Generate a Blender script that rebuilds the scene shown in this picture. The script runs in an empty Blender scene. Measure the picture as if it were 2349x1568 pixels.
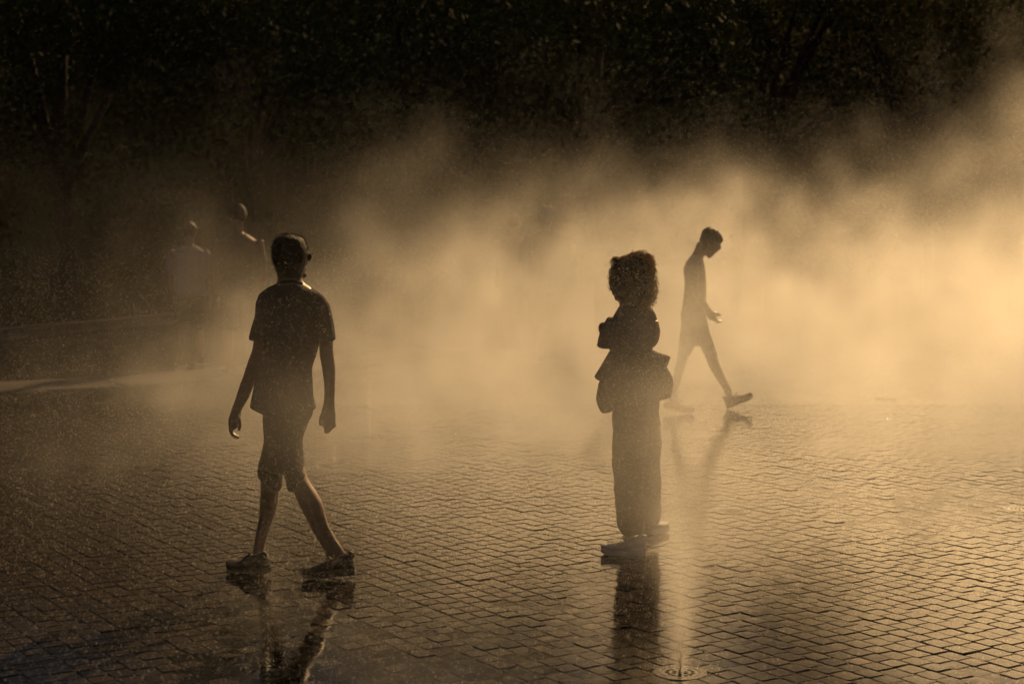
import bpy, bmesh, math, random
from mathutils import Vector, Matrix, noise as mnoise
R = math.radians
random.seed(7)
sc = bpy.context.scene
COL = sc.collection

# ------------------------------------------------------------------ camera
CAM_H = 1.78
LENS = 57.5
PITCH = R(4.39)
cd = bpy.data.cameras.new('camera')
cd.lens = LENS; cd.sensor_width = 36; cd.clip_start = 0.05; cd.clip_end = 2000
cd.dof.use_dof = True; cd.dof.focus_distance = 7.6; cd.dof.aperture_fstop = 3.2
cam = bpy.data.objects.new('camera', cd); COL.objects.link(cam)
cam.location = (0, 0, CAM_H); cam.rotation_euler = (R(90) - PITCH, 0, 0)
sc.camera = cam

# ------------------------------------------------------------------ light
SUN_AZ, SUN_EL = R(23), R(27)          # azimuth to the right of the view direction
w = bpy.data.worlds.new('World'); sc.world = w; w.use_nodes = True
nt = w.node_tree
bg = nt.nodes['Background']
sky = nt.nodes.new('ShaderNodeTexSky'); sky.sky_type = 'NISHITA'; sky.sun_disc = False
sky.sun_elevation = SUN_EL; sky.sun_rotation = SUN_AZ
nt.links.new(sky.outputs[0], bg.inputs[0]); bg.inputs[1].default_value = 0.010
sl = bpy.data.lights.new('sun', 'SUN'); sl.energy = 4.7; sl.angle = R(0.6); sl.color = (1.0, 0.635, 0.285)
sun = bpy.data.objects.new('sun', sl); COL.objects.link(sun)
sdir = Vector((math.sin(SUN_AZ) * math.cos(SUN_EL), math.cos(SUN_AZ) * math.cos(SUN_EL), math.sin(SUN_EL)))
sun.rotation_euler = sdir.to_track_quat('Z', 'Y').to_euler()
sc.view_settings.view_transform = 'Standard'; sc.view_settings.look = 'None'
sc.view_settings.exposure = 0.0; sc.view_settings.gamma = 1.0
sc.cycles.volume_bounces = 1
sc.cycles.max_bounces = 4; sc.cycles.diffuse_bounces = 2; sc.cycles.glossy_bounces = 3
sc.cycles.transparent_max_bounces = 8
sc.cycles.volume_step_rate = 5.0
sc.cycles.use_adaptive_sampling = True; sc.cycles.adaptive_threshold = 0.05; sc.cycles.adaptive_min_samples = 16
sc.cycles.use_denoising = True
sc.cycles.sample_clamp_indirect = 4.0

# ------------------------------------------------------------------ helpers
F = LENS / 36 * 2349.0
_fw = Vector((0, math.cos(PITCH), -math.sin(PITCH))); _up = Vector((0, math.sin(PITCH), math.cos(PITCH)))
def ray(px, py):
    return Vector((1, 0, 0)) * ((px - 1174.5) / F) + _up * (-(py - 784) / F) + _fw
def at(px, py, Y):
    """a point of the place seen at (px, py) that stands Y metres away"""
    d = ray(px, py); return Vector((0, 0, CAM_H)) + d * (Y / d.y)
def gnd(px, py):
    d = ray(px, py); return Vector((0, 0, CAM_H)) + d * (-CAM_H / d.z)
def crop(x0, y0, s):
    return lambda cx, cy: ((x0 + cx * s) * 0.76465, (y0 + cy * s) * 0.76465)

def tag(o, label=None, cat=None, group=None, kind=None):
    if label: o['label'] = label
    if cat: o['category'] = cat
    if group: o['group'] = group
    if kind: o['kind'] = kind
    return o
def empty(name, loc=(0, 0, 0)):
    o = bpy.data.objects.new(name, None); COL.objects.link(o); o.location = loc; o.empty_display_size = 0.1
    return o
def link(name, me, mat=None, parent=None, smooth=False):
    o = bpy.data.objects.new(name, me); COL.objects.link(o)
    if mat is not None and not me.materials: me.materials.append(mat)
    if smooth:
        me.polygons.foreach_set('use_smooth', [True] * len(me.polygons))
    if parent is not None:
        o.parent = parent; o.matrix_parent_inverse = Matrix.Translation(parent.location).inverted()
    return o
def pydata(name, v, f):
    me = bpy.data.meshes.new(name); me.from_pydata(v, [], f); me.update(); return me

class MB:
    """collects closed solids in one vertex / face list"""
    def __init__(s): s.v = []; s.f = []
    def rings(s, rings, cap=True):
        n = len(rings[0]); b = len(s.v)
        for r in rings: s.v += [tuple(p) for p in r]
        for i in range(len(rings) - 1):
            for j in range(n):
                k = (j + 1) % n
                s.f.append((b + i * n + j, b + i * n + k, b + (i + 1) * n + k, b + (i + 1) * n + j))
        if cap:
            for i, flip in ((0, True), (len(rings) - 1, False)):
                c = Vector((0, 0, 0))
                for p in rings[i]: c += Vector(p)
                c /= n; s.v.append(tuple(c)); ci = len(s.v) - 1
                for j in range(n):
                    k = (j + 1) % n
                    t = (b + i * n + j, b + i * n + k, ci)
                    s.f.append(t[::-1] if flip else t)
    def slices(s, cr, Y, rows, n=20, pw=1.0):
        """rows of (cy, xl, xr, dy, ry): ellipses at the height of cy"""
        R_ = []
        for row in rows:
            cy, xl, xr, dy, ry = row[:5]
            a = at(*cr(xl, cy), Y + dy); b = at(*cr(xr, cy), Y + dy)
            c = (a + b) / 2; rx = (b - a).x / 2
            ring = []
            for j in range(n):
                t = 2 * math.pi * j / n
                ct, st = math.cos(t), math.sin(t)
                ct = math.copysign(abs(ct) ** pw, ct); st = math.copysign(abs(st) ** pw, st)
                ring.append(Vector((c.x + rx * ct, c.y + ry * st, c.z)))
            R_.append(ring)
        s.rings(R_)
    def tube(s, pts, rad, n=10, flat=None):
        pts = [Vector(p) for p in pts]; R_ = []
        up = Vector((0, 1, 0.03))
        for i, p in enumerate(pts):
            d = (pts[min(i + 1, len(pts) - 1)] - pts[max(i - 1, 0)])
            if d.length < 1e-9: d = Vector((0, 0, 1))
            d.normalize()
            a = up - d * up.dot(d)
            if a.length < 1e-3: a = Vector((1, 0, 0)) - d * d.x
            a.normalize(); b = d.cross(a)
            r = rad[i] if isinstance(rad, (list, tuple)) else rad
            r2 = r if flat is None else r * flat
            R_.append([p + a * (r2 * math.cos(2 * math.pi * j / n)) + b * (r * math.sin(2 * math.pi * j / n)) for j in range(n)])
        s.rings(R_)
    def ball(s, c, r, rot=None, n=14, m=9):
        if not isinstance(r, (list, tuple)): r = (r, r, r)
        c = Vector(c); R_ = []
        for i in range(1, m):
            ph = math.pi * i / m; ring = []
            for j in range(n):
                t = 2 * math.pi * j / n
                p = Vector((r[0] * math.sin(ph) * math.cos(t), r[1] * math.sin(ph) * math.sin(t), -r[2] * math.cos(ph)))
                if rot is not None: p = rot @ p
                ring.append(c + p)
            R_.append(ring)
        s.rings(R_)
    def box(s, c, h, rot=None):
        c = Vector(c); b = len(s.v)
        for sx in (-1, 1):
            for sy in (-1, 1):
                for sz in (-1, 1):
                    p = Vector((h[0] * sx, h[1] * sy, h[2] * sz))
                    if rot is not None: p = rot @ p
                    s.v.append(tuple(c + p))
        for q in ((0, 1, 3, 2), (4, 6, 7, 5), (0, 4, 5, 1), (2, 3, 7, 6), (0, 2, 6, 4), (1, 5, 7, 3)):
            s.f.append(tuple(b + i for i in q))
    def mesh(s, name): return pydata(name, s.v, s.f)
    def obj(s, name, mat, parent=None, smooth=False): return link(name, s.mesh(name), mat, parent, smooth)
    def skin(s, name, mat, parent=None, voxel=0.008, it=3, fold=0.0, fs=9.0):
        """one continuous surface grown round all the solids"""
        me = s.mesh(name + '_solid')
        o = bpy.data.objects.new(name, me); COL.objects.link(o)
        md = o.modifiers.new('r', 'REMESH'); md.mode = 'VOXEL'; md.voxel_size = voxel; md.use_smooth_shade = True
        dg = bpy.context.evaluated_depsgraph_get()
        m2 = bpy.data.meshes.new_from_object(o.evaluated_get(dg))
        bpy.data.objects.remove(o); bpy.data.meshes.remove(me)
        m2.name = name
        bm = bmesh.new(); bm.from_mesh(m2)
        for _ in range(it):
            bmesh.ops.smooth_vert(bm, verts=bm.verts, factor=0.5, use_axis_x=True, use_axis_y=True, use_axis_z=True)
        if fold:
            bm.normal_update()
            for v in bm.verts:
                k = mnoise.noise(Vector((v.co.x * fs, v.co.y * fs, v.co.z * fs * 0.45)))
                k2 = mnoise.noise(Vector((v.co.x * fs * 2.3 + 9, v.co.y * fs * 2.3, v.co.z * fs * 1.3)))
                v.co += v.normal * fold * (k + 0.5 * k2)
        bm.to_mesh(m2); bm.free()
        return link(name, m2, mat, parent, True)

# ------------------------------------------------------------------ materials
def mat(name, col, rough=0.7, spec=0.5, metal=0.0, var=0.0, scale=8.0, bump=0.0, bscale=60.0, trans=0.0, coat=0.0):
    m = bpy.data.materials.new(name); m.use_nodes = True
    t = m.node_tree; b = t.nodes['Principled BSDF']
    b.inputs['Base Color'].default_value = (*col, 1); b.inputs['Roughness'].default_value = rough
    b.inputs['Specular IOR Level'].default_value = spec; b.inputs['Metallic'].default_value = metal
    b.inputs['Coat Weight'].default_value = coat; b.inputs['Coat Roughness'].default_value = 0.08
    tc = t.nodes.new('ShaderNodeTexCoord')
    if var:
        nz = t.nodes.new('ShaderNodeTexNoise'); nz.inputs['Scale'].default_value = scale; nz.inputs['Detail'].default_value = 5
        t.links.new(tc.outputs['Object'], nz.inputs['Vector'])
        rp = t.nodes.new('ShaderNodeValToRGB')
        rp.color_ramp.elements[0].position = 0.3; rp.color_ramp.elements[1].position = 0.7
        rp.color_ramp.elements[0].color = (*[c * (1 - var) for c in col], 1)
        rp.color_ramp.elements[1].color = (*[min(1, c * (1 + var)) for c in col], 1)
        t.links.new(nz.outputs[0], rp.inputs[0]); t.links.new(rp.outputs[0], b.inputs['Base Color'])
    if bump:
        nz = t.nodes.new('ShaderNodeTexNoise'); nz.inputs['Scale'].default_value = bscale; nz.inputs['Detail'].default_value = 4
        t.links.new(tc.outputs['Object'], nz.inputs['Vector'])
        bp = t.nodes.new('ShaderNodeBump'); bp.inputs['Strength'].default_value = bump; bp.inputs['Distance'].default_value = 0.01
        t.links.new(nz.outputs[0], bp.inputs['Height']); t.links.new(bp.outputs[0], b.inputs['Normal'])
    if trans:
        tr = t.nodes.new('ShaderNodeBsdfTranslucent'); tr.inputs[0].default_value = (*[min(1, c * 1.6) for c in col], 1)
        mx = t.nodes.new('ShaderNodeMixShader'); mx.inputs[0].default_value = trans
        t.links.new(b.outputs[0], mx.inputs[1]); t.links.new(tr.outputs[0], mx.inputs[2])
        t.links.new(mx.outputs[0], t.nodes['Material Output'].inputs[0])
    return m
M = {}
M['skin'] = mat('skin', (0.20, 0.105, 0.065), 0.5, 0.4, var=0.12, scale=14)
M['skin2'] = mat('skin_tan', (0.24, 0.12, 0.07), 0.42, 0.5, var=0.12, scale=14)
M['tee'] = mat('dark_cotton', (0.020, 0.021, 0.026), 0.9, 0.2, var=0.2, bump=0.25, bscale=220)
M['shorts'] = mat('dark_twill', (0.030, 0.028, 0.025), 0.9, 0.2, var=0.2, bump=0.25, bscale=200)
M['shoe'] = mat('black_mesh_shoe', (0.014, 0.013, 0.013), 0.6, 0.4, var=0.3, scale=60, bump=0.4, bscale=300)
M['sole'] = mat('dark_rubber', (0.022, 0.021, 0.02), 0.6, 0.4)
M['hair'] = mat('dark_hair', (0.018, 0.011, 0.007), 0.6, 0.2, trans=0.08, bump=0.6, bscale=160)
M['frame'] = mat('sunglasses_frame', (0.012, 0.012, 0.012), 0.12, 0.6)
M['lens'] = mat('sunglasses_lens', (0.006, 0.006, 0.006), 0.08, 0.6)
def curl_mat():
    m = bpy.data.materials.new('auburn_curls'); m.use_nodes = True; t = m.node_tree
    b = t.nodes['Principled BSDF']; b.inputs['Base Color'].default_value = (0.055, 0.022, 0.010, 1); b.inputs['Roughness'].default_value = 0.35
    tr = t.nodes.new('ShaderNodeBsdfTranslucent'); tr.inputs[0].default_value = (0.78, 0.60, 0.36, 1)
    mx = t.nodes.new('ShaderNodeMixShader'); mx.inputs[0].default_value = 0.40
    t.links.new(b.outputs[0], mx.inputs[1]); t.links.new(tr.outputs[0], mx.inputs[2]); t.links.new(mx.outputs[0], t.nodes['Material Output'].inputs[0])
    return m
M['curls'] = curl_mat()
M['hairmass'] = mat('hair_mass', (0.030, 0.014, 0.008), 0.7, 0.3, var=0.3, scale=30, bump=1.0, bscale=60)
M['top'] = mat('grey_top', (0.13, 0.12, 0.125), 0.9, 0.2, var=0.15, bump=0.2, bscale=200, trans=0.12)
M['jacket'] = mat('tied_jacket_cloth', (0.10, 0.085, 0.065), 0.9, 0.2, var=0.15, bump=0.2, bscale=180)
M['bag'] = mat('bag_canvas', (0.085, 0.07, 0.055), 0.85, 0.25, var=0.2, bump=0.25, bscale=160)
M['trouser'] = mat('loose_trouser_cloth', (0.085, 0.07, 0.052), 0.9, 0.2, var=0.15, bump=0.2, bscale=180)
M['sneaker'] = mat('lavender_grey_sneaker', (0.44, 0.41, 0.47), 0.65, 0.4, var=0.15, scale=40)  # lavender cast of the skylight is mixed into the pale grey
M['white'] = mat('white_rubber', (0.55, 0.54, 0.52), 0.6, 0.4)
M['boyshorts'] = mat('mauve_shorts', (0.28, 0.24, 0.24), 0.9, 0.2, var=0.12)
M['lilac'] = mat('pale_lilac_shirt', (0.20, 0.19, 0.25), 0.9, 0.2, var=0.08)
M['bluecap'] = mat('slate_blue_cap', (0.16, 0.21, 0.26), 0.8, 0.3, var=0.1)
M['navy'] = mat('navy_cloth', (0.03, 0.035, 0.05), 0.9, 0.2, var=0.1)
M['redtop'] = mat('brick_red_top', (0.22, 0.05, 0.035), 0.9, 0.2, var=0.1)
M['bark'] = mat('bark', (0.022, 0.017, 0.013), 0.9, 0.2, var=0.4, scale=5, bump=0.6, bscale=14)
M['steel'] = mat('wet_steel', (0.16, 0.15, 0.13), 0.30, 0.5, metal=0.4, var=0.25, scale=35, bump=0.08, bscale=120)
M['hole'] = mat('drain_dark', (0.008, 0.008, 0.008), 0.8, 0.1)
M['collar'] = mat('wet_concrete', (0.075, 0.064, 0.055), 0.2, 0.5, var=0.35, scale=40, bump=0.12, bscale=120)

def leaf_mat(name, col):
    m = bpy.data.materials.new(name); m.use_nodes = True; t = m.node_tree
    b = t.nodes['Principled BSDF']; b.inputs['Roughness'].default_value = 0.9; b.inputs['Specular IOR Level'].default_value = 0.12
    oi = t.nodes.new('ShaderNodeNewGeometry'); hs = t.nodes.new('ShaderNodeHueSaturation'); hs.inputs['Color'].default_value = (*col, 1)
    mr = t.nodes.new('ShaderNodeMapRange'); mr.inputs[3].default_value = 0.55; mr.inputs[4].default_value = 1.5
    t.links.new(oi.outputs['Random Per Island'], mr.inputs[0]); t.links.new(mr.outputs[0], hs.inputs['Value']); t.links.new(hs.outputs[0], b.inputs['Base Color'])
    tr = t.nodes.new('ShaderNodeBsdfTranslucent'); t.links.new(hs.outputs[0], tr.inputs[0])
    mx = t.nodes.new('ShaderNodeMixShader'); mx.inputs[0].default_value = 0.10
    t.links.new(b.outputs[0], mx.inputs[1]); t.links.new(tr.outputs[0], mx.inputs[2]); t.links.new(mx.outputs[0], t.nodes['Material Output'].inputs[0])
    return m
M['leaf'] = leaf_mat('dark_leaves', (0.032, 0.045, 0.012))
M['leaf2'] = leaf_mat('lit_olive_leaves', (0.10, 0.095, 0.02))  # brighter leaf colour stands in for light caught by the right-hand trees

def wet_stone(name, col, random_per_object=True, far=False):
    m = bpy.data.materials.new(name); m.use_nodes = True; t = m.node_tree; L = t.links
    b = t.nodes['Principled BSDF']
    geo = t.nodes.new('ShaderNodeNewGeometry')
    n1 = t.nodes.new('ShaderNodeTexNoise'); n1.inputs['Scale'].default_value = 2.2; n1.inputs['Detail'].default_value = 6
    n2 = t.nodes.new('ShaderNodeTexNoise'); n2.inputs['Scale'].default_value = 90; n2.inputs['Detail'].default_value = 4
    n3 = t.nodes.new('ShaderNodeTexNoise'); n3.inputs['Scale'].default_value = 16; n3.inputs['Detail'].default_value = 3
    for n in (n1, n2, n3): L.new(geo.outputs['Position'], n.inputs['Vector'])
    # base colour: stone to stone and patchy
    rp = t.nodes.new('ShaderNodeValToRGB'); e = rp.color_ramp.elements
    e[0].position = 0.25; e[1].position = 0.78
    e[0].color = (*[c * 0.55 for c in col], 1); e[1].color = (*[c * 1.35 for c in col], 1)
    ad = t.nodes.new('ShaderNodeMath'); ad.operation = 'MULTIPLY_ADD'; ad.inputs[1].default_value = 0.4
    L.new(geo.outputs['Random Per Island'], ad.inputs[0]); 
    sc_ = t.nodes.new('ShaderNodeMath'); sc_.operation = 'MULTIPLY'; sc_.inputs[1].default_value = 0.65
    L.new(n2.outputs[0], sc_.inputs[0]); L.new(sc_.outputs[0], ad.inputs[2]); L.new(ad.outputs[0], rp.inputs[0])
    L.new(rp.outputs[0], b.inputs['Base Color'])
    # wetness: rougher islands between glossy film
    mr = t.nodes.new('ShaderNodeMapRange'); mr.inputs[1].default_value = 0.38; mr.inputs[2].default_value = 0.66
    mr.inputs[3].default_value = 0.04; mr.inputs[4].default_value = 0.10
    L.new(n1.outputs[0], mr.inputs[0]); L.new(mr.outputs[0], b.inputs['Roughness'])
    b.inputs['IOR'].default_value = 1.30; b.inputs['Specular IOR Level'].default_value = 0.5
    bp = t.nodes.new('ShaderNodeBump'); bp.inputs['Strength'].default_value = 0.10; bp.inputs['Distance'].default_value = 0.004
    mx = t.nodes.new('ShaderNodeMath'); mx.operation = 'MULTIPLY_ADD'; mx.inputs[1].default_value = 2.0
    L.new(n3.outputs[0], mx.inputs[0]); L.new(n2.outputs[0], mx.inputs[2]); L.new(mx.outputs[0], bp.inputs['Height'])
    L.new(bp.outputs[0], b.inputs['Normal'])
    return m
M['sett'] = wet_stone('wet_setts', (0.034, 0.028, 0.023))

# ------------------------------------------------------------------ ground
CA = R(-33.2)                                   # direction of the paver courses, left of the view
e1 = Vector((math.sin(CA), math.cos(CA), 0))     # along a course
e2 = Vector((math.cos(CA), -math.sin(CA), 0))    # across the courses
PL, PW, GAP = 0.1040, 0.0940, 0.0052             # paver pitch along / across, joint

g = pydata('ground', [(-400, -60, -0.030), (400, -60, -0.030), (400, 700, -0.030), (-400, 700, -0.030)], [(0, 1, 2, 3)])
ground = tag(link('ground', g, mat('damp_earth', (0.05, 0.043, 0.034), 0.45, 0.5, var=0.4, scale=0.6, bump=0.3, bscale=3)), kind='structure')

def far_plaza_mat():
    m = wet_stone('wet_plaza_far', (0.032, 0.027, 0.022)); t = m.node_tree; L = t.links
    geo = [n for n in t.nodes if n.type == 'NEW_GEOMETRY'][0]; b = t.nodes['Principled BSDF']
    mp = t.nodes.new('ShaderNodeMapping'); mp.inputs['Rotation'].default_value = (0, 0, R(90) - CA * 0 + 0)
    mp.inputs['Rotation'].default_value = (0, 0, -(math.atan2(e1.y, e1.x)))
    br = t.nodes.new('ShaderNodeTexBrick'); br.inputs['Scale'].default_value = 1.0
    br.inputs['Brick Width'].default_value = PL; br.inputs['Row Height'].default_value = PW; br.inputs['Mortar Size'].default_value = 0.004
    br.inputs['Color1'].default_value = (1, 1, 1, 1); br.inputs['Color2'].default_value = (0.8, 0.8, 0.8, 1); br.inputs['Mortar'].default_value = (0, 0, 0, 1)
    L.new(geo.outputs['Position'], mp.inputs['Vector']); L.new(mp.outputs[0], br.inputs['Vector'])
    bp = [n for n in t.nodes if n.type == 'BUMP'][0]
    old = bp.inputs['Height'].links[0].from_socket
    ad = t.nodes.new('ShaderNodeMath'); ad.operation = 'ADD'; L.new(old, ad.inputs[0]); L.new(br.outputs['Color'], ad.inputs[1]); L.new(ad.outputs[0], bp.inputs['Height'])
    bp.inputs['Strength'].default_value = 0.35
    return m
M['bed'] = mat('joint_bed', (0.016, 0.013, 0.011), 0.7, 0.3, var=0.3, scale=30)

def und(x, y):
    """slow unevenness of the paving, metres"""
    return (0.0042 * mnoise.noise(Vector((x * 0.55 + 3.1, y * 0.42 + 1.7, 0.0))) + 0.0022 * mnoise.noise(Vector((x * 1.4, y * 1.1 + 8, 2.0)))
            - 0.0052 * math.exp(-(((x - 1.95) / 0.75) ** 2 + ((y - 5.95) / 0.45) ** 2))
            - 0.0040 * math.exp(-(((x + 0.75) / 0.55) ** 2 + ((y - 6.2) / 0.40) ** 2)))
SET_FAR = 15.5
# the paving: bedding sheet under the pavers near by, one far sheet beyond them
plaza = link('plaza', pydata('plaza', [(-14, 2.0, -0.022), (14, 2.0, -0.022), (14, 17.2, -0.022), (-14, 17.2, -0.022)], [(0, 1, 2, 3)]), M['bed'])
tag(plaza, kind='structure')
far_me = pydata('far_paving', [(-40, SET_FAR - 0.25, -0.006), (40, SET_FAR - 0.25, -0.006), (40, 60, -0.006), (-40, 60, -0.006)], [(0, 1, 2, 3)])
link('far_paving', far_me, far_plaza_mat(), plaza)

GRATES = [(1560, 1541, 0.104), (615, 1542, 0.104), (1678, 1172, 0.10), (2338, 1166, 0.10), (2031, 912, 0.10), (848, 1003, 0.10), (1111, 941, 0.10), (768, 1062, 0.10), (1310, 858, 0.10)]
GP = [(gnd(px, py), r) for px, py, r in GRATES]

def sett_mesh(i):
    rnd = random.Random(i)
    hl, hw = (PL - GAP) / 2, (PW - GAP * .5) / 2
    out = [(-hl, -hw), (hl, -hw), (hl, hw), (-hl, hw)]
    out = [(x + rnd.uniform(-.0012, .0012), y + rnd.uniform(-.0012, .0012)) for x, y in out]
    v = []; f = []
    def rounded(ins, z):
        # eight corner points
        o = []
        c = 0.007
        for k, (x, y) in enumerate(out):
            sx, sy = (1 if x > 0 else -1), (1 if y > 0 else -1)
            x2, y2 = x - sx * ins, y - sy * ins
            a = (x2 - sx * c, y2, z); b = (x2, y2 - sy * c, z)
            o += [a, b] if k in (1, 3) else [b, a]
        return o
    for ins, z in ((0, -0.024), (0, -0.0040), (0.0014, -0.0010), (0.0038, 0.0)):
        v += rounded(ins, z)
    for lv in range(3):
        for j in range(8):
            k = (j + 1) % 8
            f.append((lv * 8 + j, lv * 8 + k, lv * 8 + 8 + k, lv * 8 + 8 + j))
    v.append((0, 0, 0.0002)); ci = len(v) - 1
    for j in range(8): f.append((24 + j, 24 + (j + 1) % 8, ci))
    return v, f
VAR = [sett_mesh(i) for i in range(10)]
VME = []
for v, f in VAR:
    me = pydata('paver', v, f); me.materials.append(M['sett']); VME.append(me)
cands = []
smax = 34
prnd = random.Random(17)
for r_ in range(-170, 240):
    c_ = -90 * PL + (0.5 * PL if r_ % 2 else 0.0) + prnd.uniform(-.18, .18) * PL; wob = prnd.gauss(0, .0008)
    while c_ < 300 * PL:
        ln = PL * prnd.uniform(.88, 1.13)
        p = e1 * (c_ + ln / 2) + e2 * (r_ * PW + wob); c_ += ln
        if p.y < 4.95 or p.y > SET_FAR: continue
        if abs(p.x) > 0.335 * p.y + 0.35: continue
        if any((p - gp).length < gr + 0.012 for gp, gr in GP): continue
        cands.append((p, (ln - GAP) / (PL - GAP)))
cands.sort(key=lambda q: (0 if (q[0].y > 5.45 and abs(q[0].x) < 0.30 * q[0].y) else 1, q[0].length))
rotz = math.atan2(e1.y, e1.x)
SV, SF = [], []
for i, (p, sx_) in enumerate(cands):
    k = random.randrange(len(VAR))
    z = und(p.x, p.y) + random.gauss(0, 0.0011)
    tx, ty = random.gauss(0, 0.0048), random.gauss(0, 0.0048)
    mtx = Matrix.Translation((p.x + random.gauss(0, .0006), p.y + random.gauss(0, .0006), z)) @ Matrix.Rotation(tx, 4, 'X') @ Matrix.Rotation(ty, 4, 'Y') @ Matrix.Rotation(rotz + random.gauss(0, 0.008) + (math.pi if random.random() < .5 else 0), 4, 'Z') @ Matrix.Diagonal((sx_, 1, 1, 1))
    if i < 300:
        o = link('paver', VME[k], None, plaza); o.matrix_world = mtx
    else:
        b = len(SV); v, f = VAR[k]
        SV += [tuple(mtx @ Vector(q)) for q in v]; SF += [tuple(b + j for j in q) for q in f]
o = link('pavers', pydata('pavers', SV, SF), M['sett'], plaza); tag(o, kind='stuff')

# standing water: a level film, the higher pavers stand out of it
def water_mat():
    m = bpy.data.materials.new('water_film'); m.use_nodes = True; t = m.node_tree; L = t.links
    t.nodes.remove(t.nodes['Principled BSDF'])
    gl = t.nodes.new('ShaderNodeBsdfGlossy'); gl.inputs['Roughness'].default_value = 0.06
    tr = t.nodes.new('ShaderNodeBsdfTransparent'); tr.inputs[0].default_value = (0.93, 0.91, 0.87, 1)
    fr = t.nodes.new('ShaderNodeFresnel'); fr.inputs[0].default_value = 1.33
    mx = t.nodes.new('ShaderNodeMixShader'); geo = t.nodes.new('ShaderNodeNewGeometry')
    nz = t.nodes.new('ShaderNodeTexNoise'); nz.inputs['Scale'].default_value = 11; nz.inputs['Detail'].default_value = 3
    bp = t.nodes.new('ShaderNodeBump'); bp.inputs['Strength'].default_value = 0.07; bp.inputs['Distance'].default_value = 0.01
    L.new(geo.outputs['Position'], nz.inputs['Vector']); L.new(nz.outputs[0], bp.inputs['Height'])
    L.new(bp.outputs[0], gl.inputs['Normal']); L.new(bp.outputs[0], fr.inputs['Normal'])
    L.new(fr.outputs[0], mx.inputs[0]); L.new(tr.outputs[0], mx.inputs[1]); L.new(gl.outputs[0], mx.inputs[2])
    L.new(mx.outputs[0], t.nodes['Material Output'].inputs[0])
    return m
wz = -0.0030
water = tag(link('water', pydata('water', [(-6, 4.6, wz), (6, 4.6, wz), (6, SET_FAR - 0.3, wz), (-6, SET_FAR - 0.3, wz)], [(0, 1, 2, 3)]), water_mat()), kind='structure')

# pale stone edgings far left
def strip(name, pts, wid, z0, z1, m, label, cat):
    mb = MB(); rings = []
    for i, p in enumerate(pts):
        d = (pts[min(i + 1, len(pts) - 1)] - pts[max(i - 1, 0)]).normalized(); s_ = Vector((d.y, -d.x, 0)) * (wid / 2)
        rings.append([p + s_ + Vector((0, 0, z0)), p + s_ + Vector((0, 0, z1)), p - s_ + Vector((0, 0, z1)), p - s_ + Vector((0, 0, z0))])
    mb.rings(rings)
    return mb
M['pale'] = mat('pale_granite', (0.11, 0.10, 0.096), 0.35, 0.5, var=0.2, scale=4, bump=0.1, bscale=30)
s1 = [gnd(-260, 905), gnd(0, 889), gnd(250, 877), gnd(500, 858), gnd(760, 832), gnd(1000, 803)]
n_seg = 9
tot = []
for i in range(len(s1) - 1):
    for k in range(6): tot.append(s1[i].lerp(s1[i + 1], k / 6))
tot.append(s1[-1])
path_root = tag(empty('path', s1[0]), kind='structure')
for i in range(0, len(tot) - 3, 3):
    a, b = tot[i], tot[i + 3]; b2 = b + (a - b).normalized() * 0.012
    strip('slab', [a, b2], 1.05, -0.02, 0.012, None, '', '').obj('slab', M['pale'], path_root)
kerb_root = tag(empty('kerb', gnd(-200, 795)), kind='structure')
k1 = [gnd(-200, 793), gnd(0, 777), gnd(130, 764), gnd(260, 751), gnd(420, 737)]
for i in range(len(k1) - 1):
    for k in range(3):
        a = k1[i].lerp(k1[i + 1], k / 3); b = k1[i].lerp(k1[i + 1], (k + 1) / 3); b2 = b + (a - b).normalized() * 0.012
        strip('kerb_stone', [a, b2], 0.30, -0.02, 0.14, None, '', '').obj('kerb_stone', M['pale'], kerb_root)

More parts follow.
